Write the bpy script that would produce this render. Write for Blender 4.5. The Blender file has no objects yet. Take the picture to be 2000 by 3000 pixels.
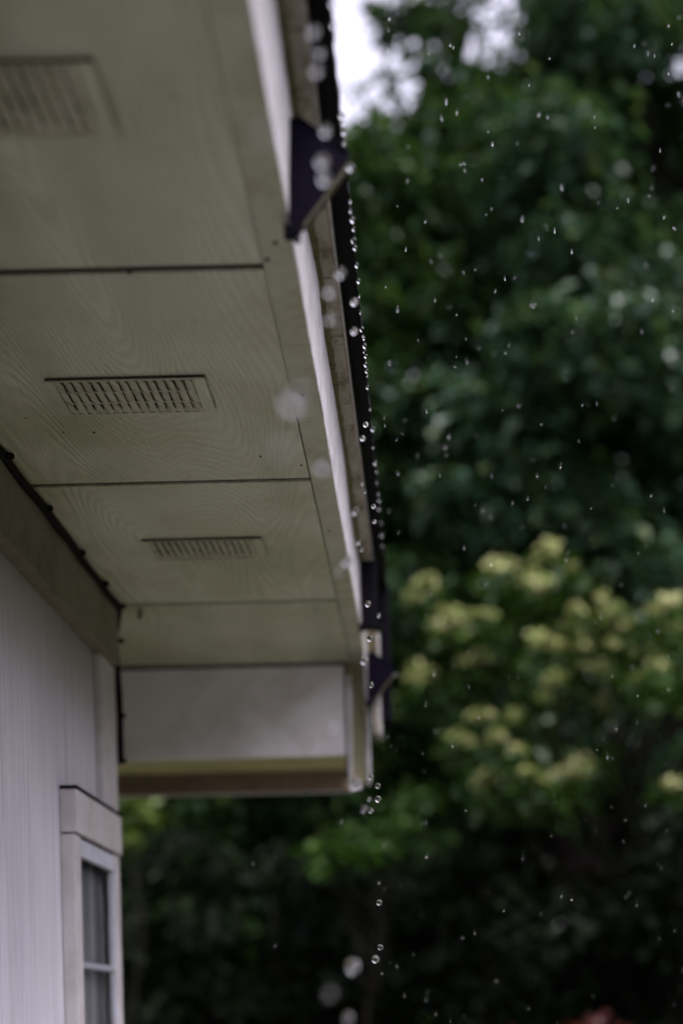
import bpy, bmesh, math, random
import numpy as np
from mathutils import Vector, Matrix

R = math.radians
S = 0.6            # house units -> metres
EYE = 1.5          # camera height above the ground
random.seed(7)
rng = np.random.default_rng(11)
scene = bpy.context.scene
COL = scene.collection

# ------------------------------------------------------------------ camera
cam_d = bpy.data.cameras.new('camera')
cam = bpy.data.objects.new('camera', cam_d)
COL.objects.link(cam)
cam_d.sensor_fit = 'VERTICAL'
cam_d.sensor_height = 36.0
cam_d.lens = 48.78
cam_d.shift_x = -0.085
cam_d.shift_y = 0.4906          # view camera style rise: verticals stay parallel
cam_d.clip_start = 0.05
cam_d.clip_end = 2000
cam_d.dof.use_dof = True
cam_d.dof.focus_distance = 2.28
cam_d.dof.aperture_fstop = 1.5
ROLL = 0.024
cam.matrix_world = Matrix(((math.cos(ROLL), math.sin(ROLL), 0, 0),
                           (0, 0, -1, 0),
                           (-math.sin(ROLL), math.cos(ROLL), 0, EYE),
                           (0, 0, 0, 1)))
scene.camera = cam

# ------------------------------------------------------------------ world, sun, exposure
SUN_EL, SUN_AZ = R(62), R(125)      # azimuth clockwise from +Y
world = bpy.data.worlds.new('World')
scene.world = world
world.use_nodes = True
wn, wl = world.node_tree.nodes, world.node_tree.links
wn.clear()
wo = wn.new('ShaderNodeOutputWorld')
bg = wn.new('ShaderNodeBackground')
sky = wn.new('ShaderNodeTexSky')
sky.sky_type = 'NISHITA'
sky.sun_disc = False
sky.sun_elevation = SUN_EL
sky.sun_rotation = SUN_AZ
sky.air_density = 1.0
sky.dust_density = 4.0
hs = wn.new('ShaderNodeHueSaturation')
hs.inputs['Saturation'].default_value = 0.22      # grey rain cloud cover
tint = wn.new('ShaderNodeMix')
tint.data_type = 'RGBA'
tint.blend_type = 'MULTIPLY'
tint.inputs[0].default_value = 1.0
tint.inputs[7].default_value = (1.0, 0.935, 1.06, 1)
wl.new(sky.outputs[0], hs.inputs['Color'])
wl.new(hs.outputs[0], tint.inputs[6])
wl.new(tint.outputs[2], bg.inputs['Color'])
bg.inputs['Strength'].default_value = 0.15
wl.new(bg.outputs[0], wo.inputs['Surface'])

sun_d = bpy.data.lights.new('sun', 'SUN')
sun_d.energy = 0.5
sun_d.angle = R(25)
sun_d.color = (1.0, 0.97, 0.95)
sun = bpy.data.objects.new('sun', sun_d)
COL.objects.link(sun)
sd = Vector((math.sin(SUN_AZ) * math.cos(SUN_EL), math.cos(SUN_AZ) * math.cos(SUN_EL), math.sin(SUN_EL)))
sun.rotation_euler = sd.to_track_quat('Z', 'Y').to_euler()
sun.location = (4, -4, 12)

scene.render.engine = 'CYCLES'
scene.cycles.use_denoising = True
scene.cycles.max_bounces = 10
scene.cycles.transmission_bounces = 8
scene.cycles.diffuse_bounces = 4
scene.cycles.sample_clamp_indirect = 6
vs = scene.view_settings
vs.view_transform = 'Standard'
vs.look = 'None'
vs.exposure = 1.6
vs.gamma = 1.0
vs.use_curve_mapping = False

# ------------------------------------------------------------------ material helpers
def new_mat(name):
    m = bpy.data.materials.new(name)
    m.use_nodes = True
    nt = m.node_tree
    b = nt.nodes['Principled BSDF']
    return m, nt, b

def nd(nt, t, **kw):
    n = nt.nodes.new(t)
    for k, v in kw.items():
        setattr(n, k, v)
    return n

def coords(nt, scale=(1, 1, 1), loc=(0, 0, 0)):
    g = nd(nt, 'ShaderNodeNewGeometry')
    mp = nd(nt, 'ShaderNodeMapping')
    mp.inputs['Scale'].default_value = scale
    mp.inputs['Location'].default_value = loc
    nt.links.new(g.outputs['Position'], mp.inputs['Vector'])
    return mp.outputs[0]

def noise(nt, vec, scale, detail=4, rough=0.55):
    n = nd(nt, 'ShaderNodeTexNoise')
    n.inputs['Scale'].default_value = scale
    n.inputs['Detail'].default_value = detail
    n.inputs['Roughness'].default_value = rough
    nt.links.new(vec, n.inputs['Vector'])
    return n.outputs['Fac']

def ramp(nt, fac, stops):
    r = nd(nt, 'ShaderNodeValToRGB')
    el = r.color_ramp.elements
    while len(el) > 1:
        el.remove(el[-1])
    el[0].position, el[0].color = stops[0][0], (*stops[0][1], 1)
    for p, c in stops[1:]:
        e = el.new(p)
        e.color = (*c, 1)
    nt.links.new(fac, r.inputs['Fac'])
    return r.outputs['Color']

def math_n(nt, op, a, b=None):
    n = nd(nt, 'ShaderNodeMath', operation=op)
    for i, x in enumerate((a, b)):
        if x is None:
            continue
        if isinstance(x, (int, float)):
            n.inputs[i].default_value = x
        else:
            nt.links.new(x, n.inputs[i])
    return n.outputs[0]

def mixc(nt, fac, a, b, mode='MIX'):
    n = nd(nt, 'ShaderNodeMix', data_type='RGBA', blend_type=mode)
    for sock, x in ((n.inputs[0], fac), (n.inputs[6], a), (n.inputs[7], b)):
        if isinstance(x, (int, float)):
            sock.default_value = x
        elif isinstance(x, tuple):
            sock.default_value = (*x, 1)
        else:
            nt.links.new(x, sock)
    return n.outputs[2]

def bump(nt, b, h, strength, dist):
    n = nd(nt, 'ShaderNodeBump')
    n.inputs['Strength'].default_value = strength
    n.inputs['Distance'].default_value = dist
    nt.links.new(h, n.inputs['Height'])
    nt.links.new(n.outputs[0], b.inputs['Normal'])

def paint(name, c, dirt, scale=6, amount=0.5, rough=0.55, stretch=(1, 1, 1), bs=0.15, bd=0.0015, bscale=120):
    m, nt, b = new_mat(name)
    v = coords(nt, stretch)
    f = noise(nt, v, scale, 6, 0.62)
    f2 = noise(nt, v, scale * 5, 4, 0.6)
    k = math_n(nt, 'MULTIPLY', math_n(nt, 'ADD', math_n(nt, 'MULTIPLY', f, 0.7), math_n(nt, 'MULTIPLY', f2, 0.3)), 1.0)
    col = ramp(nt, k, [(0.36, dirt), (0.36 + 0.28 * (1.2 - amount), c)])
    nt.links.new(col, b.inputs['Base Color'])
    b.inputs['Roughness'].default_value = rough
    bump(nt, b, noise(nt, v, bscale, 3, 0.6), bs, bd)
    return m

def grain_mat(name, c1, c2, stain, freq, sx, sy, bd):
    """painted hardboard with an embossed cathedral wood grain running along Y"""
    m, nt, b = new_mat(name)
    v = coords(nt, (sx, sy, 1.0))
    n1 = noise(nt, v, 1.0, 1.6, 0.3)
    rings = math_n(nt, 'ADD', math_n(nt, 'MULTIPLY', math_n(nt, 'SINE', math_n(nt, 'MULTIPLY', n1, freq)), 0.5), 0.5)
    fine = noise(nt, coords(nt, (150, 14, 20)), 1.0, 3, 0.6)
    h = math_n(nt, 'ADD', math_n(nt, 'MULTIPLY', rings, 0.5), math_n(nt, 'MULTIPLY', fine, 0.9))
    big = noise(nt, coords(nt, (1, 1, 1), (3, 1, 0)), 3.2, 5, 0.6)
    col = ramp(nt, big, [(0.3, stain), (0.52, c2), (0.72, c1)])
    lines = ramp(nt, rings, [(0.0, (0.90, 0.90, 0.88)), (0.7, (1, 1, 1))])
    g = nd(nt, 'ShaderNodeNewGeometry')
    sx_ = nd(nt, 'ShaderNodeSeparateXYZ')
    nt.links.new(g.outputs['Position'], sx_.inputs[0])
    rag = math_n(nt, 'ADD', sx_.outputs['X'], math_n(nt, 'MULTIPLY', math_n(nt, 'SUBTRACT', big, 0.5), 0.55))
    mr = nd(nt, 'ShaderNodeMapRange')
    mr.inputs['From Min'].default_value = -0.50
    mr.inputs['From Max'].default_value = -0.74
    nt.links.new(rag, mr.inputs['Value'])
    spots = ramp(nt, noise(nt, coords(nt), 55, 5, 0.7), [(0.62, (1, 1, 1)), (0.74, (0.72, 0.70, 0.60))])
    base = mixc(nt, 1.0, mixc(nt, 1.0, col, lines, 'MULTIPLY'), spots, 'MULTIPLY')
    base = mixc(nt, math_n(nt, 'MULTIPLY', mr.outputs[0], 0.45), base, (0.26, 0.26, 0.12))   # mildew film and near-wall shade painted in, ragged edge
    nt.links.new(base, b.inputs['Base Color'])
    b.inputs['Roughness'].default_value = 0.5
    bump(nt, b, h, 0.85, bd)
    return m

def siding_mat():
    m, nt, b = new_mat('siding_paint')
    v = coords(nt, (30, 55, 1.2))
    f = noise(nt, v, 1.6, 5, 0.65)
    big = noise(nt, coords(nt), 2.4, 5, 0.6)
    c = ramp(nt, big, [(0.3, (0.575, 0.56, 0.615)), (0.6, (0.67, 0.655, 0.705))])
    streak = ramp(nt, f, [(0.3, (0.74, 0.73, 0.73)), (0.55, (1, 1, 1))])
    # mildew and eave shade painted in along the board tops, with a ragged edge
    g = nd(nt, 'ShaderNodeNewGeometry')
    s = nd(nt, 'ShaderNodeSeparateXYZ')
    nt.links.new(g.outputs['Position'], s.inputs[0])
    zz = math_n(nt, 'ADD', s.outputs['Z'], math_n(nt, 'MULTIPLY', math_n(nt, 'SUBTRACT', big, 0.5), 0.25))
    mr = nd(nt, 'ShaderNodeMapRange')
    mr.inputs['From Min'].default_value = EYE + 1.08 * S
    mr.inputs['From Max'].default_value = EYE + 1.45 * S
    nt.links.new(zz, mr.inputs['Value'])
    mildew_shade = math_n(nt, 'MULTIPLY', mr.outputs[0], 0.75)
    c = mixc(nt, mildew_shade, mixc(nt, 1.0, c, streak, 'MULTIPLY'), (0.2, 0.18, 0.1))
    nt.links.new(c, b.inputs['Base Color'])
    b.inputs['Roughness'].default_value = 0.5
    bump(nt, b, f, 0.5, 0.002)
    return m

def simple(name, c, rough=0.5, metallic=0.0, var=0.25, scale=40, bs=0.1, spec=0.5):
    m, nt, b = new_mat(name)
    v = coords(nt)
    f = noise(nt, v, scale, 4, 0.6)
    lo = tuple(x * (1 - var) for x in c)
    hi = tuple(min(1, x * (1 + var)) for x in c)
    nt.links.new(ramp(nt, f, [(0.3, lo), (0.7, hi)]), b.inputs['Base Color'])
    b.inputs['Roughness'].default_value = rough
    b.inputs['Specular IOR Level'].default_value = spec
    b.inputs['Metallic'].default_value = metallic
    bump(nt, b, f, bs, 0.001)
    return m

def leaf_mat(name, stops, rough=0.32, trans=0.25, spec=0.3):
    m, nt, b = new_mat(name)
    g = nd(nt, 'ShaderNodeNewGeometry')
    col = ramp(nt, g.outputs['Random Per Island'], stops)
    nt.links.new(col, b.inputs['Base Color'])
    b.inputs['Roughness'].default_value = rough
    b.inputs['Specular IOR Level'].default_value = spec
    t = nd(nt, 'ShaderNodeBsdfTranslucent')
    nt.links.new(mixc(nt, 1.0, col, (1.0, 1.0, 0.5), 'MULTIPLY'), t.inputs['Color'])
    mx = nd(nt, 'ShaderNodeMixShader')
    mx.inputs[0].default_value = trans
    out = nt.nodes['Material Output']
    nt.links.new(b.outputs[0], mx.inputs[1])
    nt.links.new(t.outputs[0], mx.inputs[2])
    nt.links.new(mx.outputs[0], out.inputs['Surface'])
    return m

M = {}
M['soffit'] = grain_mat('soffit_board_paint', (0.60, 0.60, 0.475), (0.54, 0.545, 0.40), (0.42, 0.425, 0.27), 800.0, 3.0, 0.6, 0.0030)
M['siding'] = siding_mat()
M['trim'] = paint('aged_trim_paint', (0.47, 0.47, 0.35), (0.35, 0.345, 0.22), 9, 0.5)
M['slat'] = paint('vent_slat_paint', (0.54, 0.53, 0.39), (0.38, 0.36, 0.23), 40, 0.5)
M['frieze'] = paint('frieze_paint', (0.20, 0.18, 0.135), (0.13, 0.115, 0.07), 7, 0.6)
M['casing'] = paint('casing_paint', (0.58, 0.55, 0.55), (0.47, 0.43, 0.41), 12, 0.4)
M['white'] = paint('fascia_white_paint', (0.62, 0.60, 0.62), (0.42, 0.40, 0.38), 30, 0.35, bs=0.4, bscale=220)
M['bright'] = paint('bright_trim_paint', (0.82, 0.80, 0.82), (0.66, 0.64, 0.64), 30, 0.3)
M['sash'] = paint('sash_paint', (0.56, 0.575, 0.64), (0.46, 0.46, 0.50), 20, 0.4)
M['stile_grey'] = paint('dull_rail_paint', (0.36, 0.36, 0.40), (0.26, 0.26, 0.29), 20, 0.5)
M['panel'] = paint('end_panel_paint', (0.80, 0.765, 0.775), (0.64, 0.605, 0.58), 4.5, 0.6)
M['deck'] = paint('weathered_deck_wood', (0.42, 0.38, 0.32), (0.16, 0.13, 0.08), 26, 0.55, rough=0.8, stretch=(1, 0.5, 1), bs=0.6, bd=0.003, bscale=90)
M['dark_olive'] = paint('dark_olive_strip', (0.20, 0.18, 0.09), (0.04, 0.03, 0.02), 60, 0.8, rough=0.9)
M['olive_panel'] = paint('olive_return_paint', (0.33, 0.305, 0.18), (0.22, 0.19, 0.10), 9, 0.5)
M['brown'] = paint('brown_stained_board', (0.17, 0.12, 0.075), (0.09, 0.06, 0.035), 8, 0.6, stretch=(0.5, 1, 1))
M['green'] = paint('green_stained_paint', (0.46, 0.42, 0.20), (0.30, 0.27, 0.10), 8, 0.6)
M['dark'] = simple('dark_void_and_shadow_gap', (0.02, 0.019, 0.017), 0.9)
M['shingle'] = simple('black_asphalt_shingle', (0.004, 0.004, 0.0045), 0.75, scale=300, bs=0.8, spec=0.12)
M['navy'] = simple('navy_bracket_paint', (0.003, 0.002, 0.008), 0.5, scale=60, spec=0.05)
M['olive_edge'] = simple('worn_olive_edge', (0.075, 0.066, 0.034), 0.6)
M['black'] = simple('black_plastic', (0.003, 0.0025, 0.005), 0.5, spec=0.06)
M['cable'] = simple('black_cable_rubber', (0.005, 0.0045, 0.004), 0.6, spec=0.1)
M['nail_and_shadow'] = simple('rusty_nail_and_shadow', (0.045, 0.032, 0.02), 0.8)
M['metal'] = simple('pale_metal_edge', (0.42, 0.40, 0.37), 0.5)
M['cocoon'] = simple('brown_cocoon', (0.05, 0.04, 0.02), 0.9)
M['curtain'] = simple('grey_curtain', (0.26, 0.265, 0.29), 0.9)
def curtain_mat():
    m, nt, b = new_mat('pleat_shade_curtain')
    f = noise(nt, coords(nt, (0, 55, 0.3)), 1.0, 2, 0.5)
    nt.links.new(ramp(nt, f, [(0.38, (0.16, 0.165, 0.185)), (0.5, (0.30, 0.31, 0.33)), (0.62, (0.62, 0.62, 0.64))]), b.inputs['Base Color'])  # light and shade of the pleats painted in as vertical streaks
    b.inputs['Roughness'].default_value = 0.9
    return m
M['curtain'] = curtain_mat()
M['room'] = simple('room_wall', (0.12, 0.12, 0.12), 0.9)
M['bark'] = simple('wet_bark', (0.012, 0.010, 0.008), 0.9, scale=14, bs=0.8, spec=0.1)
M['grass'] = simple('wet_lawn', (0.021, 0.027, 0.010), 0.8, scale=3, var=0.4)
M['added_soil'] = simple('added_wet_soil', (0.028, 0.024, 0.018), 0.9, scale=12, var=0.4)
M['added_concrete'] = simple('added_wet_concrete', (0.17, 0.16, 0.125), 0.6, scale=5, var=0.2)

def water_mat():
    m, nt, b = new_mat('clear_water')
    b.inputs['Base Color'].default_value = (1, 1, 1, 1)
    b.inputs['Roughness'].default_value = 0.0
    b.inputs['IOR'].default_value = 1.333
    b.inputs['Transmission Weight'].default_value = 1.0
    return m
M['water'] = water_mat()

def glass_mat():
    m, nt, b = new_mat('window_glass')
    b.inputs['Base Color'].default_value = (0.95, 0.97, 0.97, 1)
    b.inputs['Roughness'].default_value = 0.02
    b.inputs['IOR'].default_value = 1.45
    b.inputs['Transmission Weight'].default_value = 1.0
    return m
M['glass'] = glass_mat()

# ------------------------------------------------------------------ mesh helpers (house units)
class MB:
    def __init__(self):
        self.v, self.f = [], []

    def box(self, x0, x1, y0, y1, z0, z1):
        n = len(self.v)
        self.v += [(x, y, z) for z in (z0, z1) for y in (y0, y1) for x in (x0, x1)]
        self.f += [tuple(n + i for i in q) for q in
                   ((0, 2, 3, 1), (4, 5, 7, 6), (0, 1, 5, 4), (2, 6, 7, 3), (0, 4, 6, 2), (1, 3, 7, 5))]
        return self

    def prism_y(self, poly, y0, y1):
        n, k = len(self.v), len(poly)
        self.v += [(x, y0, z) for x, z in poly] + [(x, y1, z) for x, z in poly]
        self.f.append(tuple(range(n, n + k)))
        self.f.append(tuple(range(n + 2 * k - 1, n + k - 1, -1)))
        for i in range(k):
            j = (i + 1) % k
            self.f.append((n + i, n + k + i, n + k + j, n + j))
        return self

    def tube(self, pts, rad, seg=8):
        n = len(self.v)
        pts = [Vector(p) for p in pts]
        rads = rad if isinstance(rad, (list, tuple)) else [rad] * len(pts)
        for i, p in enumerate(pts):
            t = (pts[min(i + 1, len(pts) - 1)] - pts[max(i - 1, 0)]).normalized()
            a = t.cross(Vector((0, 0, 1)))
            if a.length < 0.1:
                a = t.cross(Vector((1, 0, 0)))
            a.normalize()
            b = t.cross(a)
            for k in range(seg):
                q = 2 * math.pi * k / seg
                self.v.append(tuple(p + (a * math.cos(q) + b * math.sin(q)) * rads[i]))
        for i in range(len(pts) - 1):
            for k in range(seg):
                j = (k + 1) % seg
                self.f.append((n + i * seg + k, n + i * seg + j, n + (i + 1) * seg + j, n + (i + 1) * seg + k))
        self.f.append(tuple(range(n + seg - 1, n - 1, -1)))
        e = n + (len(pts) - 1) * seg
        self.f.append(tuple(range(e, e + seg)))
        return self

    def mesh(self, name, mat, house=True, smooth=False):
        me = bpy.data.meshes.new(name)
        vv = [(x * S, y * S, EYE + z * S) for x, y, z in self.v] if house else self.v
        me.from_pydata(vv, [], self.f)
        me.materials.append(mat)
        bm = bmesh.new()
        bm.from_mesh(me)
        bmesh.ops.recalc_face_normals(bm, faces=bm.faces)
        bm.to_mesh(me)
        bm.free()
        if smooth:
            me.polygons.foreach_set('use_smooth', [True] * len(me.polygons))
        return me

def link(name, data, parent=None):
    o = bpy.data.objects.new(name, data)
    COL.objects.link(o)
    if parent:
        o.parent = parent
        o.matrix_parent_inverse = Matrix.Translation(parent.location).inverted()
    return o

def part(name, mb, mat, parent, bevel=0.0, smooth=False, label=None):
    o = link(name, mb.mesh(name, M[mat], True, smooth), parent)
    if bevel:
        b = o.modifiers.new('bevel', 'BEVEL')
        b.width = bevel * S
        b.segments = 2
        b.limit_method = 'ANGLE'
    if label:
        o['label'] = label
    return o

def tag(o, label, cat, group=None, kind=None):
    if label:
        o['label'] = label
    if cat:
        o['category'] = cat
    if group:
        o['group'] = group
    if kind:
        o['kind'] = kind
    return o

def thing(name, loc, label, cat, group=None):
    o = bpy.data.objects.new(name, None)
    COL.objects.link(o)
    o.location = loc
    return tag(o, label, cat, group)

def upt(x, y, z):
    return (x * S, y * S, EYE + z * S)

G = -EYE / S        # ground level in house units

# ------------------------------------------------------------------ the setting
me = bpy.data.meshes.new('ground')
me.from_pydata([(-600, -600, 0), (600, -600, 0), (600, 600, 0), (-600, 600, 0)], [], [(0, 1, 2, 3)])
me.materials.append(M['grass'])
link('ground', me)['kind'] = 'structure'
added_bed = link('added_soil_bed', MB().box(-1.19, -0.05, -12.0, 7.0, G + 0.002, G + 0.03).mesh('added_soil_bed', M['added_soil']))  # unseen dark ground, added to cut bounce on the soffit near the wall
added_bed['kind'] = 'structure'
added_bounce_slab = link('added_bounce_slab', MB().box(-0.04, 3.4, 3.4, 9.0, G + 0.002, G + 0.06).mesh('added_bounce_slab', M['added_concrete']))  # unseen pale slab, added to bounce light up to the soffit
added_bounce_slab['kind'] = 'structure'

# ------------------------------------------------------------------ the house
house = thing('house', (-1.2 * S, 2.0, 0),
              'pale painted house with boxed eave, vented soffit and black shingle edge', 'house')
XW = -1.206
Y0, YB, YC = -12.0, -2.0, 5.36          # wall run; unseen part behind the camera lengthened to darken the near ground
# siding panels with a narrow joint; opening for the window
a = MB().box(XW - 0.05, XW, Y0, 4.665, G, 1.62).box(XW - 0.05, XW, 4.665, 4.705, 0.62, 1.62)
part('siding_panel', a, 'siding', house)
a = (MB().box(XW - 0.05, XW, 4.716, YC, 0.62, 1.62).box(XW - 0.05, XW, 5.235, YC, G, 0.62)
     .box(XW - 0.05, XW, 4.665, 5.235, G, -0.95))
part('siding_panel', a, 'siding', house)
part('siding_backing', MB().box(XW - 0.08, XW - 0.052, Y0, 4.66, G, 1.6).box(XW - 0.08, XW - 0.052, 4.66, YC - 0.06, 0.63, 1.6), 'dark', house)
part('gable_wall', MB().box(-9.0, XW - 0.051, YC - 0.05, YC, G, 1.62), 'siding', house)
part('rear_wall', MB().box(-9.0, -8.95, Y0, YC - 0.051, G, 1.62), 'siding', house)
part('front_gable_wall', MB().box(-9.0, XW - 0.051, Y0, Y0 + 0.05, G, 1.62), 'siding', house)
part('ceiling', MB().box(-8.94, XW - 0.09, Y0 + 0.06, YC - 0.06, 1.45, 1.5), 'dark', house)
part('interior_floor', MB().box(-8.94, XW - 0.09, Y0 + 0.06, YC - 0.06, G + 0.05, G + 0.1), 'room', house)
part('interior_partition', MB().box(-2.2, -2.15, Y0 + 0.06, YC - 0.06, G + 0.11, 1.44), 'room', house)
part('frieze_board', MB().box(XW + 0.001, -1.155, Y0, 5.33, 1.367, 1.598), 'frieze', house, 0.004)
part('corner_board', MB().box(XW + 0.001, -1.178, 5.13, YC + 0.004, 0.80, 1.366), 'casing', house, 0.003)

# soffit panels, each a board with its own opening under a vent
SEAMS = [-1.0, 0.6, 1.78, 2.955, 4.13, 5.335, 6.262]
VX0, VX1, VW = -0.915, -0.517, 0.19
vents_y = [2.395, 3.535, 4.70]
XI, XO = -1.23, -0.3145
def soffit_panel(y0, y1, vent=None):
    mb = MB()
    z, t = 1.600, 0.007
    if vent is None:
        mb.box(XI, XO, y0, y1, z, z + t)
    else:
        hx0, hx1, hy0, hy1 = VX0 + 0.015, VX1 - 0.026, vent - VW / 2 + 0.006, vent + VW / 2 - 0.006
        mb.box(XI, hx0, y0, y1, z, z + t)
        mb.box(hx1, XO, y0, y1, z, z + t)
        mb.box(hx0, hx1, y0, hy0, z, z + t)
        mb.box(hx0, hx1, hy1, y1, z, z + t)
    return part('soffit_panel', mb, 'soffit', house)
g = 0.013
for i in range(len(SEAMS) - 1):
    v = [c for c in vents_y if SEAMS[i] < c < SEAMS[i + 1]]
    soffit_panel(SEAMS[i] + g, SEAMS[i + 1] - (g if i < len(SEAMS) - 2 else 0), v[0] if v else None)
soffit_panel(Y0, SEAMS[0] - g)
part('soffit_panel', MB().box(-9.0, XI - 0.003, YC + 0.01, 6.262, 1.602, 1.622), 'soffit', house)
part('soffit_backing', MB().box(XI, XO, Y0, 6.25, 1.634, 1.65), 'dark', house)

# vents
slat_me = None
def make_slat():
    # one louvre blade: tilted, right edge hanging lower, slightly cupped
    w, d, t = 0.0230, 0.0565, 0.0015
    mb = MB()
    prof = [(-w / 2, 0.005), (0.0, 0.0), (w / 2, -0.0065)]
    poly = prof + [(x, z + t) for x, z in reversed(prof)]
    mb.prism_y(poly, -d / 2, d / 2)
    mb.v = [(x * S, y * S, z * S) for x, y, z in mb.v]
    return mb.mesh('slat', M['slat'], False)
slat_me = make_slat()
for cy in vents_y:
    y0, y1 = cy - VW / 2, cy + VW / 2
    fr = MB()
    zb, zt = 1.589, 1.5925
    fr.box(VX0, VX0 + 0.020, y0, y1, zb, zt)
    fr.box(VX1 - 0.032, VX1, y0, y1, zb, zt)
    fr.box(VX0 + 0.020, VX1 - 0.032, y0, y0 + 0.004, zb, zt)
    fr.box(VX0 + 0.020, VX1 - 0.032, y1 - 0.004, y1, zb, zt)
    for k in (1, 2):
        yb = y0 + 0.004 + k * (VW - 0.008) / 3
        fr.box(VX0 + 0.020, VX1 - 0.032, yb - 0.002, yb + 0.002, zb, zt)
    vent = part('soffit_vent', fr, 'soffit', house)
    part('shadow_gap_strip', MB().box(VX0 + 0.0015, VX0 + 0.011, y0 + 0.0015, y1 - 0.0015, 1.593, 1.6035)
         .box(VX1 - 0.022, VX1 - 0.0015, y0 + 0.0015, y1 - 0.0015, 1.593, 1.6035)
         .box(VX0 + 0.012, VX1 - 0.023, y0 + 0.0015, y0 + 0.005, 1.593, 1.6035), 'dark', vent)  # dark colour stands in for the shadow gap round the frame
    ncol = 15
    xs, xe = VX0 + 0.020, VX1 - 0.032
    pitch = (xe - xs) / ncol
    for r_ in range(3):
        for c_ in range(ncol):
            o = link('slat', slat_me, vent)
            o.location = upt(xs + (c_ + 0.5) * pitch, y0 + 0.004 + (r_ + 0.5) * (VW - 0.008) / 3, 1.590)
            o.rotation_euler = (0, R(random.uniform(-5, 5)), R(random.uniform(-2.5, 2.5)))

# nails and specks in the soffit boards
for (x, y, rr, z) in ((-0.951, 3.757, .0035, 1.6), (-0.868, 3.763, .0045, 1.6), (-1.024, 3.663, .003, 1.6), (-0.60, 2.963, .006, 1.6),
                      (-0.276, 2.849, .006, 1.592), (-0.300, 2.911, .006, 1.592), (-0.33, 4.02, .004, 1.6), (-0.44, 3.95, .004, 1.6),
                      (-0.283, 3.55, .004, 1.592), (-0.288, 4.55, .004, 1.592), (-0.4, 5.44, .006, 1.6)):
    a = MB()
    for k, (q, dz) in enumerate(((1.0, 0.0), (0.8, -0.5), (0.3, -0.75))):
        for s in range(8):
            an = s * math.pi / 4
            a.v.append((x + rr * q * math.cos(an), y + rr * q * math.sin(an), z + dz * rr))
    for k in range(2):
        for s in range(8):
            a.f.append((k * 8 + s, k * 8 + (s + 1) % 8, (k + 1) * 8 + (s + 1) % 8, (k + 1) * 8 + s))
    a.f.append(tuple(range(16, 24)))
    part('nail_head', a, 'nail_and_shadow', house)

# eave trim boards under the fascia, two lengths with a ragged butt joint
part('eave_trim', MB().box(-0.312, -0.2425, Y0, 3.687, 1.592, 1.622), 'trim', house, 0.003)
part('eave_trim', MB().box(-0.3105, -0.2435, 3.694, 6.2615, 1.5945, 1.622), 'trim', house, 0.003)

# fascia: long board with slightly wavy edges and thick old paint
def fascia():
    mb = MB()
    ys = np.arange(Y0, 5.76, 0.035)
    rows = []
    for y in ys:
        j = 0.0022 * math.sin(y * 7.1) + random.uniform(-0.0012, 0.0012)
        k = 0.006 * math.exp(-((y - 3.42) / 0.16) ** 2) + 0.003 * math.sin(y * 3.3)
        zb = 1.5935 + random.uniform(-0.0012, 0.0012) + (0.004 if y > 3.69 else 0)
        x = -0.2405 + j * 0.4 + (-0.0022 if y > 3.69 else 0)
        zt = 1.826 + random.uniform(-0.0015, 0.0015)
        rows.append([(x - 0.02, y, zb), (x, y, zb + 0.002), (x + 0.002, y, 1.66), (x + 0.006 + k, y, 1.79), (x + 0.007 + k * 1.4, y, zt), (x - 0.02, y, zt)])
    for r_ in rows:
        mb.v += r_
    for i in range(len(rows) - 1):
        for k in range(6):
            j = (k + 1) % 6
            mb.f.append((i * 6 + k, (i + 1) * 6 + k, (i + 1) * 6 + j, i * 6 + j))
    mb.f.append(tuple(range(6)))
    e = (len(rows) - 1) * 6
    mb.f.append(tuple(range(e, e + 6)))
    return mb
part('fascia_board', fascia(), 'white', house)

# dark olive strip in the groove above the fascia
def groove():
    mb = MB()
    ys = np.arange(Y0, 6.2, 0.03)
    for y in ys:
        w = random.uniform(-0.003, 0.003)
        mb.v += [(-0.26, y, 1.8555), (-0.2225 + w, y, 1.8555 + random.uniform(-0.002, 0.002)), (-0.2225 + w, y, 1.866), (-0.26, y, 1.866)]
    for i in range(len(ys) - 1):
        for k in range(4):
            j = (k + 1) % 4
            mb.f.append((i * 4 + k, (i + 1) * 4 + k, (i + 1) * 4 + j, i * 4 + j))
    return mb
part('eave_groove', groove(), 'dark_olive', house)
# deck board ends, short weathered pieces side by side
y = YB
while y < 6.15:
    L = random.choice((0.16, 0.22, 0.3, 0.42))
    y2 = min(y + L, 6.17)
    part('deck_board', MB().box(-0.30, -0.1885 + random.uniform(-0.001, 0.001), y, y2 - 0.004, 1.8605 + random.uniform(0, 0.003), 1.885), 'deck', house, 0.002)
    y = y2
part('deck_board', MB().box(-0.30, -0.1885, Y0, YB - 0.004, 1.8615, 1.885), 'deck', house)
part('deck_edge', MB().box(-0.188, -0.181, Y0, 6.17, 1.858, 1.884), 'metal', house, 0.002)

# black shingle edge: starter strip and one row of eave shingles, uneven ends
part('starter_strip', MB().box(-0.35, -0.142, Y0, 6.19, 1.886, 1.896), 'shingle', house)
y = YB
while y < 6.15:
    L = random.uniform(0.25, 0.36)
    y2 = min(y + L, 6.2)
    mb = MB()
    n = 9
    for k in range(n):
        yy = y + (y2 - 0.006 - y) * k / (n - 1)
        e = -0.1375 + random.uniform(-0.003, 0.003)
        mb.v += [(-0.42, yy, 1.985), (e, yy, 1.884 + random.uniform(-0.002, 0.002)), (e, yy, 1.906), (-0.42, yy, 2.003)]
    for i in range(n - 1):
        for k in range(4):
            j = (k + 1) % 4
            mb.f.append((i * 4 + k, (i + 1) * 4 + k, (i + 1) * 4 + j, i * 4 + j))
    mb.f += [(0, 1, 2, 3), tuple(range((n - 1) * 4, n * 4))]
    part('shingle', mb, 'shingle', house)
    y = y2
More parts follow.
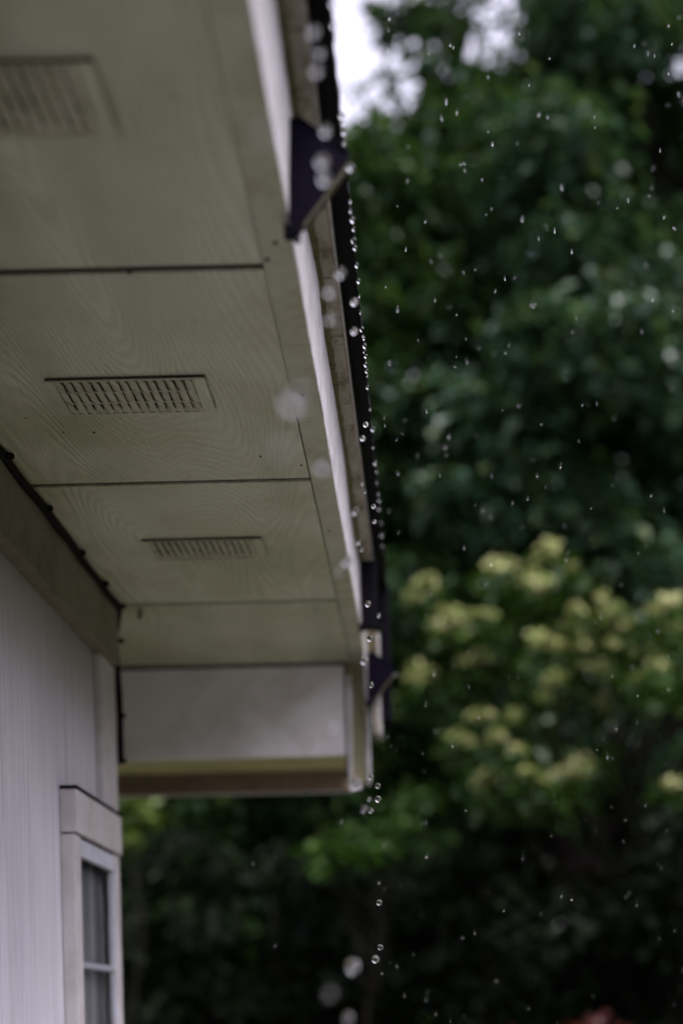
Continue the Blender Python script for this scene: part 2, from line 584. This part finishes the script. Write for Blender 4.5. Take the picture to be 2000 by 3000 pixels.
part('shingle', MB().prism_y([(-0.42, 1.985), (-0.1375, 1.884), (-0.1375, 1.906), (-0.42, 2.003)], Y0, YB - 0.006), 'shingle', house)
SL = 0.33
roof = MB()
roof.v = [(-0.40, Y0 - 0.3, 1.99), (-5.1, Y0 - 0.3, 1.99 + SL * 4.7), (-9.8, Y0 - 0.3, 1.99),
          (-0.40, 6.2, 1.99), (-5.1, 6.2, 1.99 + SL * 4.7), (-9.8, 6.2, 1.99)]
roof.v += [(x, y_, z - 0.06) for x, y_, z in roof.v]
roof.f = [(0, 1, 4, 3), (1, 2, 5, 4), (6, 9, 10, 7), (7, 10, 11, 8), (0, 3, 9, 6), (2, 8, 11, 5), (0, 6, 7, 1), (1, 7, 8, 2), (3, 4, 10, 9), (4, 5, 11, 10)]
part('roof', roof, 'shingle', house)
gb = MB()
gb.v = [(-9.0, Y0, 1.62), (-1.3, Y0, 1.62), (-5.1, Y0, 3.2), (-9.0, Y0 + .04, 1.62), (-1.3, Y0 + .04, 1.62), (-5.1, Y0 + .04, 3.2)]
gb.f = [(0, 1, 2), (3, 4, 5), (0, 1, 4, 3), (1, 2, 5, 4), (2, 0, 3, 5)]
part('gable_panel', gb, 'siding', house)
gb = MB()
gb.v = [(-9.0, 6.30, 1.63), (-0.36, 6.30, 1.63), (-0.36, 6.30, 1.9), (-5.1, 6.30, 3.45), (-9.0, 6.30, 1.9)]
gb.v += [(x, 6.34, z) for x, _, z in gb.v]
gb.f = [(0, 1, 2, 3, 4), (5, 6, 7, 8, 9)] + [(i, (i + 1) % 5, 5 + (i + 1) % 5, 5 + i) for i in range(5)]
part('gable_panel', gb, 'siding', house)

# the boxed end of the eave
part('end_panel', MB().box(-5.0, -0.346, 6.264, 6.29, 1.18, 1.584), 'panel', house)
part('end_panel_top_shadow_strip', MB().box(-5.0, -0.30, 6.268, 6.292, 1.5845, 1.66), 'dark', house)  # dark strip set in as the shadow gap above the panel
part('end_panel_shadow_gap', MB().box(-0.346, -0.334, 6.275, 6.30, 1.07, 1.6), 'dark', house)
part('end_box_underside', MB().box(-5.0, -0.335, 6.291, 6.655, 1.182, 1.21), 'green', house)
part('end_board', MB().box(-5.0, -0.338, 6.658, 6.70, 1.088, 1.30), 'brown', house, 0.004)
part('end_board_edge', MB().box(-5.0, -0.340, 6.672, 6.712, 1.080, 1.0875), 'metal', house)
part('end_box_back', MB().box(-5.0, -0.30, 6.715, 6.73, 1.10, 1.92), 'siding', house)
rb = part('return_board', MB().box(-0.333, -0.236, 6.263, 6.30, 1.05, 1.60), 'olive_panel', house, 0.003)
part('bead', MB().tube([(-0.325, 6.258, 1.05), (-0.325, 6.258, 1.535)], 0.0115, 10), 'bright', rb, 0, True)
part('bead', MB().tube([(-0.243, 6.258, 1.045), (-0.243, 6.258, 1.36)], 0.0095, 10), 'bright', rb, 0, True)
part('return_batten', MB().box(-0.248, -0.2345, 6.085, 6.25, 1.36, 1.70), 'white', house, 0.002)
part('return_trim', MB().box(-0.2135, -0.1905, 6.10, 6.25, 1.245, 1.42), 'deck', house, 0.002)
part('return_trim_edge', MB().box(-0.190, -0.176, 6.09, 6.25, 1.238, 1.68), 'metal', house, 0.002)
part('return_flashing', MB().box(-0.1755, -0.131, 6.105, 6.25, 1.30, 1.884), 'black', house, 0.003)
part('return_shade_backing', MB().box(-0.2340, -0.1905, 6.13, 6.25, 1.425, 1.855), 'dark_olive', house)  # dark olive colour stands in for shade between the trims

# ------------------------------------------------------------------ window (a part of the house)
win = part('window', MB().box(XW + 0.001, -1.160, 4.604, 4.69, -1.0, 0.628).box(XW + 0.001, -1.161, 5.212, 5.285, -1.0, 0.628), 'casing', house, 0.003)
part('head_casing', MB().box(XW + 0.001, -1.150, 4.604, 5.285, 0.634, 0.778), 'casing', win, 0.003)
part('head_flashing', MB().box(XW + 0.001, -1.147, 4.600, 5.288, 0.7785, 0.789), 'black', win)
part('head_shadow_strip', MB().box(XW + 0.001, -1.166, 4.69, 5.21, 0.6285, 0.6335), 'nail_and_shadow', win)  # dark strip painted in for the shadow gap under the head casing
part('top_rail', MB().box(-1.185, -1.161, 4.692, 5.209, 0.562, 0.622), 'sash', win, 0.002)
part('stile', MB().box(-1.185, -1.1615, 5.178, 5.209, -0.98, 0.557), 'sash', win, 0.002)
part('meeting_rail', MB().box(-1.185, -1.1655, 4.691, 5.177, 0.186, 0.207), 'stile_grey', win, 0.002)
part('sash_catch', MB().box(-1.1654, -1.155, 5.13, 5.15, 0.189, 0.204), 'metal', win, 0.003)
part('pane', MB().box(-1.176, -1.172, 4.691, 5.177, 0.2075, 0.557), 'glass', win)
part('pane', MB().box(-1.176, -1.172, 4.691, 5.177, -0.98, 0.1855), 'glass', win)
part('sill', MB().box(XW + 0.001, -1.12, 4.58, 5.30, -1.05, -1.001), 'casing', win, 0.004)

cm = MB()
N = 70
for k in range(N):
    yy = 4.68 + 0.54 * k / (N - 1)
    xx = -1.235 + 0.03 * math.sin(k * 0.8) + 0.008 * math.sin(k * 2.3 + 1)
    cm.v += [(xx, yy, -0.97), (xx, yy, 0.60)]
for k in range(N - 1):
    cm.f.append((2 * k, 2 * k + 2, 2 * k + 3, 2 * k + 1))
cur = link('curtain', cm.mesh('curtain', M['curtain'], True, True))
tag(cur, 'grey pleated curtain hanging behind the window glass', 'curtain')
so = cur.modifiers.new('solid', 'SOLIDIFY')
so.thickness = 0.002

# ------------------------------------------------------------------ brackets on the fascia
def tri_bracket(x0, y0, z0, label):
    t = thing('triangular_bracket', upt(x0, y0, z0), label, 'bracket', 'triangular brackets on the eave')
    th = 0.024
    poly = [(x0, z0), (x0 + 0.016, z0 - 0.004), (x0 + 0.024, z0 + 0.02), (x0 + 0.117, z0 + 0.141), (x0 + 0.119, z0 + 0.158), (x0 + 0.016, z0 + 0.232), (x0, z0 + 0.232)]
    part('plate', MB().prism_y(poly, y0, y0 + th), 'navy', t, 0.002)
    part('top_lip', MB().prism_y([(x0 + 0.017, z0 + 0.2325), (x0 + 0.120, z0 + 0.1585), (x0 + 0.1215, z0 + 0.163), (x0 + 0.0175, z0 + 0.238)], y0 - 0.003, y0 + th), 'navy', t)
    part('edge_strip', MB().prism_y([(x0 + 0.0255, z0 + 0.0195), (x0 + 0.1185, z0 + 0.1405), (x0 + 0.1205, z0 + 0.138), (x0 + 0.0285, z0 + 0.0170)], y0 + 0.002, y0 + th), 'olive_edge', t)
    part('mounting_foot', MB().box(x0 - 0.012, x0 - 0.001, y0 + 0.001, y0 + th - 0.002, z0 - 0.002, z0 + 0.024), 'black', t, 0.002)
    return t
tri_bracket(-0.2385, 2.76, 1.558, 'dark navy triangular bracket fixed on the white fascia, water drops before it')
tri_bracket(-0.2315, 6.045, 1.352, 'dark navy triangular bracket at the corner end of the eave')
bb = thing('box_bracket', upt(-0.234, 5.6, 1.56), 'tall narrow black box fixed to the fascia above a triangular bracket', 'bracket')
part('box_body', MB().box(-0.2345, -0.1735, 5.60, 5.63, 1.56, 1.84), 'black', bb, 0.006)
part('box_rim', MB().box(-0.1733, -0.166, 5.605, 5.63, 1.565, 1.838), 'black', bb, 0.002)
part('mounting_foot', MB().box(-0.245, -0.2347, 5.603, 5.628, 1.556, 1.585), 'black', bb, 0.002)

# ------------------------------------------------------------------ light string cable
pts = []
for k in range(0, 62):
    yy = 1.2 + k * (5.28 - 1.2) / 61
    pts.append((-1.145 + 0.003 * math.sin(yy * 6), yy, 1.588 - 0.006 * abs(math.sin((yy - 3.87) * math.pi / 0.36))))
pts += [(-1.150, 5.33, 1.582), (-1.163, 5.365, 1.56), (-1.172, 5.372, 1.52), (-1.177, 5.373, 1.46), (-1.174, 5.374, 1.38), (-1.168, 5.374, 1.28),
        (-1.166, 5.374, 1.18), (-1.167, 5.374, 1.08), (-1.166, 5.374, 1.0)]
cb = thing('light_string', upt(-1.15, 3.5, 1.58), 'black light string cable run along the frieze and down the wall corner', 'cable')
part('cord', MB().tube(pts, 0.013, 8), 'cable', cb, 0, True)
def nub(x, y_, z, dx, dz):
    part('lamp_socket', MB().tube([(x, y_, z), (x + dx * 0.3, y_, z + dz * 0.3), (x + dx * 0.8, y_, z + dz * 0.8), (x + dx, y_, z + dz)],
                                  [0.009, 0.011, 0.010, 0.006], 8), 'cable', cb, 0, True)
for yy in (1.7, 2.1, 2.6, 3.05, 3.45, 3.87, 4.27, 4.68, 5.02, 5.30):
    nub(-1.143, yy, 1.586, 0.026, -0.002)
for zz in (1.475, 1.185, 1.01):
    nub(-1.168, 5.374, zz, 0.024, 0.0)

coc = thing('cocoon', upt(-1.08, 5.39, 1.6), 'small brown insect cocoon hanging from the soffit seam', 'cocoon')
part('cocoon_body', MB().tube([(-1.08, 5.39, 1.601), (-1.081, 5.39, 1.592), (-1.083, 5.388, 1.575), (-1.082, 5.388, 1.560)], [0.004, 0.010, 0.011, 0.003], 8), 'cocoon', coc, 0, True)

# ------------------------------------------------------------------ vegetation
def leaf_mesh(name, C, n_dir, nrm, size, asp, mat):
    """C centres (N,3), n_dir leaf axis, nrm leaf normal, size (N,) -> folded four-point leaves"""
    N_ = len(C)
    side = np.cross(n_dir, nrm)
    side /= np.linalg.norm(side, axis=1, keepdims=True) + 1e-9
    up = np.cross(side, n_dir)
    L = size[:, None]
    V = np.empty((N_, 4, 3), np.float32)
    V[:, 0] = C - n_dir * L * 0.5
    V[:, 1] = C + side * L * asp * 0.5 + up * L * 0.07
    V[:, 2] = C + n_dir * L * 0.5 - up * L * 0.06
    V[:, 3] = C - side * L * asp * 0.5 + up * L * 0.07
    b = (np.arange(N_) * 4)[:, None]
    F = np.concatenate([b + np.array([0, 1, 2]), b + np.array([0, 2, 3])], axis=1).reshape(-1, 3)
    me = bpy.data.meshes.new(name)
    me.vertices.add(N_ * 4)
    me.vertices.foreach_set('co', V.reshape(-1))
    me.loops.add(F.size)
    me.loops.foreach_set('vertex_index', F.reshape(-1).astype(np.int32))
    me.polygons.add(len(F))
    me.polygons.foreach_set('loop_start', np.arange(0, F.size, 3, dtype=np.int32))
    me.polygons.foreach_set('loop_total', np.full(len(F), 3, np.int32))
    me.materials.append(mat)
    me.update(calc_edges=True)
    return me

def unit(a):
    return a / (np.linalg.norm(a, axis=1, keepdims=True) + 1e-9)

def clump_leaves(clumps, per, size):
    """clumps: (x,y,z,rx,rz) flattened boughs; leaves hug the upper and outer shell and droop outward"""
    Cs, Ds, Ns, Sz = [], [], [], []
    for c in clumps:
        x, y, z, rx, rz = c[:5]
        n = c[5] if len(c) > 5 else max(20, int(per * (rx / 0.5) ** 2))
        d = unit(rng.normal(size=(n, 3)))
        rad = rng.random(n) ** 0.45
        rag = 1 + 0.35 * np.sin(d[:, 0] * 5 + x * 7) * np.cos(d[:, 1] * 4 + z * 5)
        P = d * (rad * rag)[:, None] * np.array([rx, rx, rz])
        Cs.append(P + np.array([x, y, z]))
        out = d * np.array([1, 1, 0.3]) + np.array([0, 0, -0.35]) + rng.normal(scale=0.45, size=(n, 3))
        Ds.append(unit(out))
        Ns.append(unit(np.array([0, 0, 1.0]) + d * 0.55 + rng.normal(scale=0.38, size=(n, 3))))
        Sz.append(size * rng.uniform(0.6, 1.35, n))
    return np.concatenate(Cs), np.concatenate(Ds), np.concatenate(Ns), np.concatenate(Sz)

def limb(mb, a, b, r0, r1, n=6, wob=0.12):
    a, b = Vector(a), Vector(b)
    L = (b - a).length
    pts, rr = [], []
    for i in range(n):
        t = i / (n - 1)
        p = a.lerp(b, t)
        if 0 < i < n - 1:
            p += Vector((random.uniform(-1, 1), random.uniform(-1, 1), random.uniform(-.4, .8))) * wob * L * 0.5
        pts.append(p)
        rr.append(r0 + (r1 - r0) * t)
    mb.tube(pts, rr, 7)

def crown_clumps(x, y, z0, z1, rad, n, rmin=0.45, rmax=0.9, shape=0.5):
    out = []
    while len(out) < n:
        t = random.random()
        z = z0 + (z1 - z0) * t
        rr = rad * math.sin(math.pi * min(1, max(0.06, (t * (1 - 0.18) + 0.12)))) ** shape
        a = random.random() * 2 * math.pi
        q = rr * math.sqrt(random.uniform(0.08, 1.0))
        s = random.uniform(rmin, rmax)
        out.append((x + q * math.cos(a), y + q * math.sin(a), z, s, s * random.uniform(0.45, 0.7)))
    return out

def make_tree(name, x, y, clumps, per, size, mat, label, cat, group=None, trunk_r=0.16, asp=0.6, nl=26):
    t = thing(name, (x, y, 0), label, cat, group)
    top = max(c[2] for c in clumps)
    tm = MB()
    ctr = [(x, y, -0.05), (x + .05, y, top * .2), (x - .08, y + .05, top * .45), (x + .06, y, top * .7), (x, y, top * .9)]
    tm.tube(ctr, [trunk_r * 1.25, trunk_r, trunk_r * .8, trunk_r * .5, trunk_r * .15], 9)
    for c in random.sample(clumps, min(nl, len(clumps))):
        zb = max(0.3, c[2] - random.uniform(0.4, 1.2) - 0.25 * math.hypot(c[0] - x, c[1] - y))
        zb = min(zb, top * .85)
        limb(tm, (x, y, zb), (c[0], c[1], c[2]), trunk_r * .38, trunk_r * .06)
    o = link('trunk', tm.mesh('trunk', M['bark'], False, True), t)
    me = leaf_mesh('crown', *clump_leaves(clumps, per, size), asp, mat)
    link('crown', me, t)
    return t

LM = {
    'deep': leaf_mat('deep_green_leaf', [(0.0, (0.0195, 0.0552, 0.0221)), (0.45, (0.0326, 0.0816, 0.0268)), (0.8, (0.0544, 0.1117, 0.0268)), (1.0, (0.0923, 0.1381, 0.0366))]),
    'blue': leaf_mat('blue_green_leaf', [(0.0, (0.0243, 0.0631, 0.0389)), (0.5, (0.0410, 0.0926, 0.0500)), (0.9, (0.0726, 0.1262, 0.0555)), (1.0, (0.1211, 0.1682, 0.0624))], 0.28),
    'mid': leaf_mat('mid_green_leaf', [(0.0, (0.0190, 0.0609, 0.0089)), (0.5, (0.0342, 0.0940, 0.0115)), (1.0, (0.0759, 0.1438, 0.0191))]),
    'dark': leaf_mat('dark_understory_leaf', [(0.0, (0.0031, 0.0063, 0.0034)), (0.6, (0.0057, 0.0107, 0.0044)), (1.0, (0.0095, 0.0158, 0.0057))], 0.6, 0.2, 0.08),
    'olive': leaf_mat('olive_green_leaf', [(0.0, (0.0129, 0.0401, 0.0068)), (0.6, (0.0276, 0.0708, 0.0110)), (1.0, (0.0644, 0.1180, 0.0187))]),
    'lime': leaf_mat('lime_leaf', [(0.0, (0.0560, 0.1040, 0.0144)), (1.0, (0.1040, 0.1440, 0.0240))]),
    'red': leaf_mat('dark_red_leaf', [(0.0, (0.0440, 0.0080, 0.0064)), (1.0, (0.0960, 0.0200, 0.0144))], 0.5),
}
def blossom_mat():
    return leaf_mat('cream_blossom', [(0.0, (0.11, 0.16, 0.028)), (0.5, (0.26, 0.29, 0.085)), (1.0, (0.48, 0.48, 0.24))], 0.7, 0.15)
LM['blossom'] = blossom_mat()

F = 3187.0
def tree_pt(u, v, D):
    """direction read off the photograph -> real position at distance D metres"""
    dx, dy = u - 984, 2330 - v
    return ((dx + dy * ROLL) * D / F, D, EYE + (dy - dx * ROLL) * D / F)

GT = 'tall trees behind the house'
# tall tree to the right
c1 = crown_clumps(2.6, 14.5, 3.5, 13.5, 2.9, 150)
for (u, v) in ((1180, 760), (1250, 730), (1330, 790), (1420, 740), (1500, 800), (1290, 830), (1390, 850), (1200, 830), (1480, 730), (1540, 860)):
    p = tree_pt(u, v, 11.6)
    c1.append((p[0], p[1], p[2], random.uniform(.24, .4), .2))
# middle tree, crown rising past the roof edge
def shot(c):
    k = F / c[1]
    return 984 + c[0] * k, 2330 - (c[2] - EYE) * k, c[3] * k * 0.75
def clear_sky(c):
    u, v, q = shot(c)
    return not ((u - q < 950 and v - q < 310) or (u + q > 1070 and u - q < 1250 and v - q < 120))
for _ in range(34):       # lower boughs hanging in front of the trunks
    p = tree_pt(random.uniform(930, 1600), random.uniform(880, 1330), random.uniform(12.0, 13.5))
    c1.append((p[0], p[1], p[2], random.uniform(.3, .5), .22))
c1 = [c for c in c1 if clear_sky(c)]
make_tree('broadleaf_tree', 2.6, 14.5, c1, 300, 0.155, LM['blue'], 'tall blue-green tree with a bough reaching out above the cream-flowering tree', 'tree', GT, 0.24)
c2 = [c for c in crown_clumps(0.75, 15.5, 3.5, 13.6, 2.6, 150) if not (c[0] < -0.15 - 0.05 * c[2] + 0.6 and c[2] > 10.2)]
c2 = [c for c in c2 if clear_sky(c)]
c2 = [c for c in c2 if not (0.45 < c[0] < 1.15 and c[2] > 12.0)]
for (u, v, q) in ((865, 30, .16), (900, 60, .24), (950, 30, .26), (885, 105, .14), (1000, 90, .32), (1020, 180, .4), (985, 245, .3), (1060, 240, .4), (1120, 190, .3), 
                  (840, 320, .22), (885, 175, .12), (860, 370, .4), (920, 320, .4), (1000, 330, .5), (1300, 60, .4), (1230, 160, .4)):
    p = tree_pt(u, v, 14.2)
    c2.append((p[0], p[1], p[2], q, q * .6))
for (u0, u1, v0, v1, m_) in ((1040, 1280, -30, 130, 28), (820, 960, 150, 310, 8), (890, 1080, -30, 100, 26)):
    for _ in range(m_):                       # loose twig ends with the sky between the leaves
        p = tree_pt(random.uniform(u0, u1), random.uniform(v0, v1), 14.2)
        c2.append((p[0], p[1], p[2], 0.2, 0.16, 9))
for _ in range(30):
    p = tree_pt(random.uniform(800, 900), random.uniform(330, 1250), random.uniform(13.0, 14.5))
    c2.append((p[0], p[1], p[2], random.uniform(.3, .5), .25))
make_tree('broadleaf_tree', 0.75, 15.5, c2, 420, 0.13, LM['deep'], 'tall deep green tree whose crown meets the bright sky beside the roof edge', 'tree', GT, 0.26)
c3 = crown_clumps(-2.2, 14.5, 1.8, 8.8, 2.6, 120)
make_tree('broadleaf_tree', -2.2, 14.5, c3, 260, 0.165, LM['deep'], 'leafy tree standing behind the eave, seen beneath the boxed end board', 'tree', GT, 0.22)
c4 = crown_clumps(-5.2, 15.5, 1.5, 9.5, 2.6, 90)
make_tree('broadleaf_tree', -5.2, 15.5, c4, 260, 0.16, LM['mid'], 'mid green tree beyond the gable end, next to the wall corner', 'tree', GT, 0.22)
c5 = crown_clumps(6.2, 15.0, 2.5, 11.0, 2.6, 90)
make_tree('broadleaf_tree', 6.2, 15.0, c5, 260, 0.16, LM['mid'], 'unseen mid green tree right of the blue-green tree, added for the light', 'tree', GT, 0.22)  # out of view, added to carry the lighting on past the row

# small tree carrying cream flower heads
c6 = crown_clumps(1.5, 11.0, 2.9, 4.5, 1.7, 44, 0.25, 0.42, 0.35)
heads = [(960, 1370), (985, 1330), (1010, 1440), (1050, 1420), (1090, 1410), (1130, 1300), (1160, 1290), (1240, 1290), (1260, 1260), (1200, 1340), (1310, 1300), (1220, 1330),
         (1380, 1370), (1410, 1400), (1360, 1430), (1440, 1440), (1400, 1480), (1340, 1480), (1380, 1530), (1300, 1440), (1270, 1480), (1320, 1400), (1500, 1400), (1540, 1380), (1550, 1440),
         (1060, 1520), (990, 1545), (1250, 1600), (1385, 1600), (1460, 1560), (1510, 1530), (1270, 1555), (1330, 1530), (1430, 1500), (1180, 1640), (1100, 1640), (1070, 1700), (1140, 1690), (1190, 1720),
         (1120, 1780), (1300, 1780), (1330, 1760), (1545, 1800), (1240, 1790)]
hp = []
for (u, v) in heads:
    p = tree_pt(u, v, 9.7 + random.uniform(-.25, .25))
    hp.append(p)
    if random.random() < 0.6:      # looser blossom around each head
        hp.append((p[0] + random.gauss(0, .09), p[1] + random.uniform(-.1, .15), p[2] + random.gauss(0, .05)))
    c6.append((p[0], p[1] + 0.12, p[2] - 0.10, 0.24, 0.12))
t6 = make_tree('flowering_tree', 1.5, 11.0, c6, 190, 0.10, LM['olive'], 'small tree covered with cream yellow flower heads', 'tree', None, 0.10, 0.55, 30)
for (x, y_, z) in hp:
    s = random.uniform(0.04, 0.12)
    n = 36
    d = unit(rng.normal(size=(n, 3)))
    P = np.array([x, y_, z]) + d * np.array([s, s * .8, s * random.uniform(.4, .8)]) * rng.random((n, 1)) ** .4
    me = leaf_mesh('flower_head', P, unit(rng.normal(size=(n, 3))), unit(d + np.array([0, -.4, .8])), rng.uniform(.045, .075, n), 0.9, LM['blossom'])
    link('flower_head', me, t6)

# low understory shrubs
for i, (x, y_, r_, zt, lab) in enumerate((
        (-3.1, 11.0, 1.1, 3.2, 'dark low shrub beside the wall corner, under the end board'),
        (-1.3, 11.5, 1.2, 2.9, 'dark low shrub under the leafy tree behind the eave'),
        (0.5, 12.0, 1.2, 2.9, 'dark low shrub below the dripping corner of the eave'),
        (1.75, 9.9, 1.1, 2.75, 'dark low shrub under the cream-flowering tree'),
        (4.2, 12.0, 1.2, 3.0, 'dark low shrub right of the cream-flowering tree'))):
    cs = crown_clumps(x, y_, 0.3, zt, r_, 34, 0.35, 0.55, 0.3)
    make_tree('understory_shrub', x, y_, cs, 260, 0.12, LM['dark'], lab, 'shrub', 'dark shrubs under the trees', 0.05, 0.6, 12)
# a lime sprig next to the wall corner
cl = []
for (u, v, q) in ((300, 1850, .1), (325, 1840, .08), (330, 1880, .09), (310, 1900, .07), (295, 1925, .10)):
    p = tree_pt(u, v, 9.0)
    cl.append((*p, q * 1.3, q))
make_tree('sapling', cl[0][0], 9.0, cl, 900, 0.08, LM['lime'], 'slim sapling with bright lime leaves by the wall corner under the end board', 'tree', None, 0.02, 0.6, 5)
cl = []
for (u, v, q) in ((735, 1960, .12), (770, 1940, .12), (800, 1980, .14), (850, 1960, .14), (890, 1930, .14), (925, 1880, .14), (745, 2000, .1), (960, 1840, .14)):
    p = tree_pt(u, v, 10.2)
    cl.append((*p, q * 1.5, q))
make_tree('sapling', cl[3][0], 10.2, cl, 500, 0.09, LM['mid'], 'leaning sapling with mid green leaves below the dripping corner', 'tree', None, 0.025, 0.6, 8)
# red-leaved shrub just showing at the foot of the picture
cs = crown_clumps(0.85, 8.4, 0.2, 1.36, 0.5, 26, 0.16, 0.26, 0.3)
make_tree('red_shrub', 0.85, 8.4, cs, 420, 0.07, LM['red'], 'low shrub with dark red leaves in front of the dark shrubs', 'shrub', None, 0.03, 0.6, 8)

# the wood farther back reads as one mass
n = 32000
P = np.stack([rng.uniform(-16, 14, n), rng.uniform(19, 23, n), 10.0 * rng.random(n) ** 0.85], axis=1)
P[:, 2] += 0.8 * np.sin(P[:, 0] * 1.3)
P[:, 2] = np.clip(P[:, 2], 0.1, 10.3)
n2 = 30000
Q = np.stack([rng.uniform(8.5, 13, n2), rng.uniform(-16, 20, n2), 6.0 * rng.random(n2) ** 0.9], axis=1)  # unseen wood on the right, added to keep sky light off the wall
Q[:, 2] = np.clip(Q[:, 2] + 1.2 * np.sin(Q[:, 1] * 1.1), 0.1, 12)
P = np.concatenate([P, Q])
n += n2
far = link('far_wood', leaf_mesh('far_wood', P, unit(rng.normal(size=(n, 3))), unit(rng.normal(size=(n, 3)) * .6 + np.array([0, -.3, 1])), rng.uniform(.4, .75, n), 0.75, LM['deep']))
tag(far, 'dense dark wood filling the gaps behind the nearer trees, plus unseen side wood added to block sky', 'wood', None, 'stuff')

# ------------------------------------------------------------------ water: drips, clinging drops, rain
bm = bmesh.new()
bmesh.ops.create_icosphere(bm, subdivisions=3, radius=1.0)
for f_ in bm.faces:
    f_.smooth = True
drop_me = bpy.data.meshes.new('water_drop')
bm.to_mesh(drop_me)
bm.free()
drop_me.materials.append(M['water'])
FALL = [(1.511, 0.674, 13), (1.955, 0.778, 10), (2.519, 0.827, 9), (2.272, 0.729, 5), (2.888, 1.05, 7), (2.193, 1.147, 8), (2.198, 1.106, 7), (2.532, 1.356, 8), (2.071, 1.276, 8),
        (2.115, 1.278, 8), (1.945, 1.381, 6), (2.082, 1.446, 5), (2.0, 1.364, 6), (2.179, 1.391, 7), (3.098, 1.594, 7.5), (3.06, 1.51, 7.5), (3.661, 1.56, 7.5), (3.422, 1.424, 7),
        (4.164, 1.528, 7), (4.214, 1.5, 6), (3.507, 1.041, 8), (4.435, 1.278, 6), (3.602, 0.979, 8), (3.175, 0.812, 8), (3.615, 0.86, 6), (3.62, 0.868, 4), (3.946, 0.653, 8), (3.918, 0.611, 8.5),
        (3.379, 0.499, 6), (2.986, 0.445, 7), (3.287, 0.513, 5), (2.611, 0.437, 10), (3.403, 0.585, 6), (3.822, 0.365, 4), (3.82, 0.311, 8), (3.803, 0.187, 8), (3.43, 0.139, 9),
        (2.381, 0.085, 12), (1.807, 0.03, 5), (2.215, -0.002, 7), (3.896, 0.118, 3.5), (1.274, 0.815, 4), (3.204, 1.077, 4), (3.046, 1.04, 5), (3.482, 1.314, 3.5), (3.324, 1.274, 3.5), (2.039, 0.427, 5),
        (1.36, 0.561, 5)]
for (yy, zz, rr) in FALL:
    o = link('water_drop', drop_me)
    o.location = upt(-0.128, yy, zz)
    q = rr / 1000 * S
    o.scale = (q * random.uniform(.92, 1.0), q * random.uniform(.92, 1.0), q * random.uniform(.95, 1.15))
    o.rotation_euler = (random.uniform(-.4, .4), random.uniform(-.4, .4), 0)
    k = F / yy
    u, v = 984 - 0.128 * k, 2330 - zz * k
    fu = 984 - 0.15 * (2330 - v)                      # lower fascia edge at this height
    if v > 1830:
        where = 'below the end of the eave before dark shrubs'
    elif v > 1640:
        where = 'beside the return board at the eave end'
    elif yy < 2.3 and 1.2 < zz < 1.33:
        where = 'in front of the triangular bracket on the fascia'
    elif u < fu - 10:
        where = 'in front of the soffit and its trim board'
    elif u > 984 - 0.1 * (2330 - v):
        where = 'in front of the black shingle edge'
    else:
        where = 'in front of the white fascia'
    look = 'large soft blurred' if yy < 2.75 else ('sharp round clear' if rr > 5 else 'very small bright')
    tag(o, look + ' water drop falling ' + where, 'water drop', look + ' drops falling ' + where)
ys = [1.7, 1.76, 1.83, 2.0, 2.03, 2.09, 2.14, 2.2, 2.26, 2.33, 2.36, 2.42, 2.47, 2.5, 2.53, 2.58, 2.61, 2.64, 2.9, 2.92, 2.95, 2.99, 3.08, 3.2, 3.24, 3.28, 3.31, 3.36, 3.4, 3.47,
      3.55, 3.63, 3.72, 3.8, 3.84, 3.86, 3.89, 3.93, 3.96, 4.0, 4.04, 4.08, 4.15, 4.3, 4.44, 4.6, 4.72, 4.8, 4.9, 5.0, 5.06, 5.15, 5.3, 5.42, 5.55]
for yy in ys:
    o = link('water_drop', drop_me)
    rr = random.choice((3.0, 3.5, 4.0, 5.0, 6.0)) / 1000
    o.location = upt(-0.1345 + random.uniform(-.003, .001), yy + random.uniform(-.008, .008), 1.884 - rr * 0.8)
    o.scale = (rr * S, rr * S, rr * 1.25 * S)
    tag(o, 'tiny water drop clinging to the black shingle edge', 'water drop', 'drops clinging to the shingle edge')
for (x, yy, zz, rr) in ((-0.2245, 2.768, 1.551, 7.5), (-0.115, 2.765, 1.690, 7), (-0.107, 6.05, 1.486, 6.5), (-0.2445, 6.255, 1.044, 8)):
    o = link('water_drop', drop_me)
    o.location = upt(x, yy, zz)
    o.scale = (rr / 1000 * S,) * 3
    tag(o, 'water drop hanging from the tip of a bracket or board end', 'water drop', 'drops hanging from brackets and board ends')

bm = bmesh.new()
bmesh.ops.create_icosphere(bm, subdivisions=1, radius=1.0)
bv = np.array([v.co[:] for v in bm.verts])
bf = np.array([[v.index for v in f_.verts] for f_ in bm.faces])
bm.free()
V, Fc = [], []
k = 0
while k < 300:
    D = 1.85 * (3.6 / 1.85) ** random.random()
    u, v = random.uniform(560, 1600), random.uniform(-20, 2360)
    if u < 880 and v < 1850:
        if random.random() < .93:
            continue
    p = tree_pt(u, v, D)
    if u < 880 and D > 2.2:
        continue
    r_ = random.uniform(.00028, .00052) * (1 + 0.1 * D)
    ln = r_ * random.uniform(4.0, 10.0)
    sl = random.uniform(-.12, .16)
    q = bv * np.array([r_, r_, ln])
    q[:, 0] += q[:, 2] * sl
    V.append(q + np.array(p))
    Fc.append(bf + len(bv) * k)
    k += 1
V, Fc = np.concatenate(V), np.concatenate(Fc)
me = bpy.data.meshes.new('rain')
me.from_pydata(V.tolist(), [], Fc.tolist())
me.polygons.foreach_set('use_smooth', [True] * len(me.polygons))
me.materials.append(M['water'])
rain = link('rain', me)
tag(rain, 'fine rain falling through the air before the trees', 'rain', None, 'stuff')
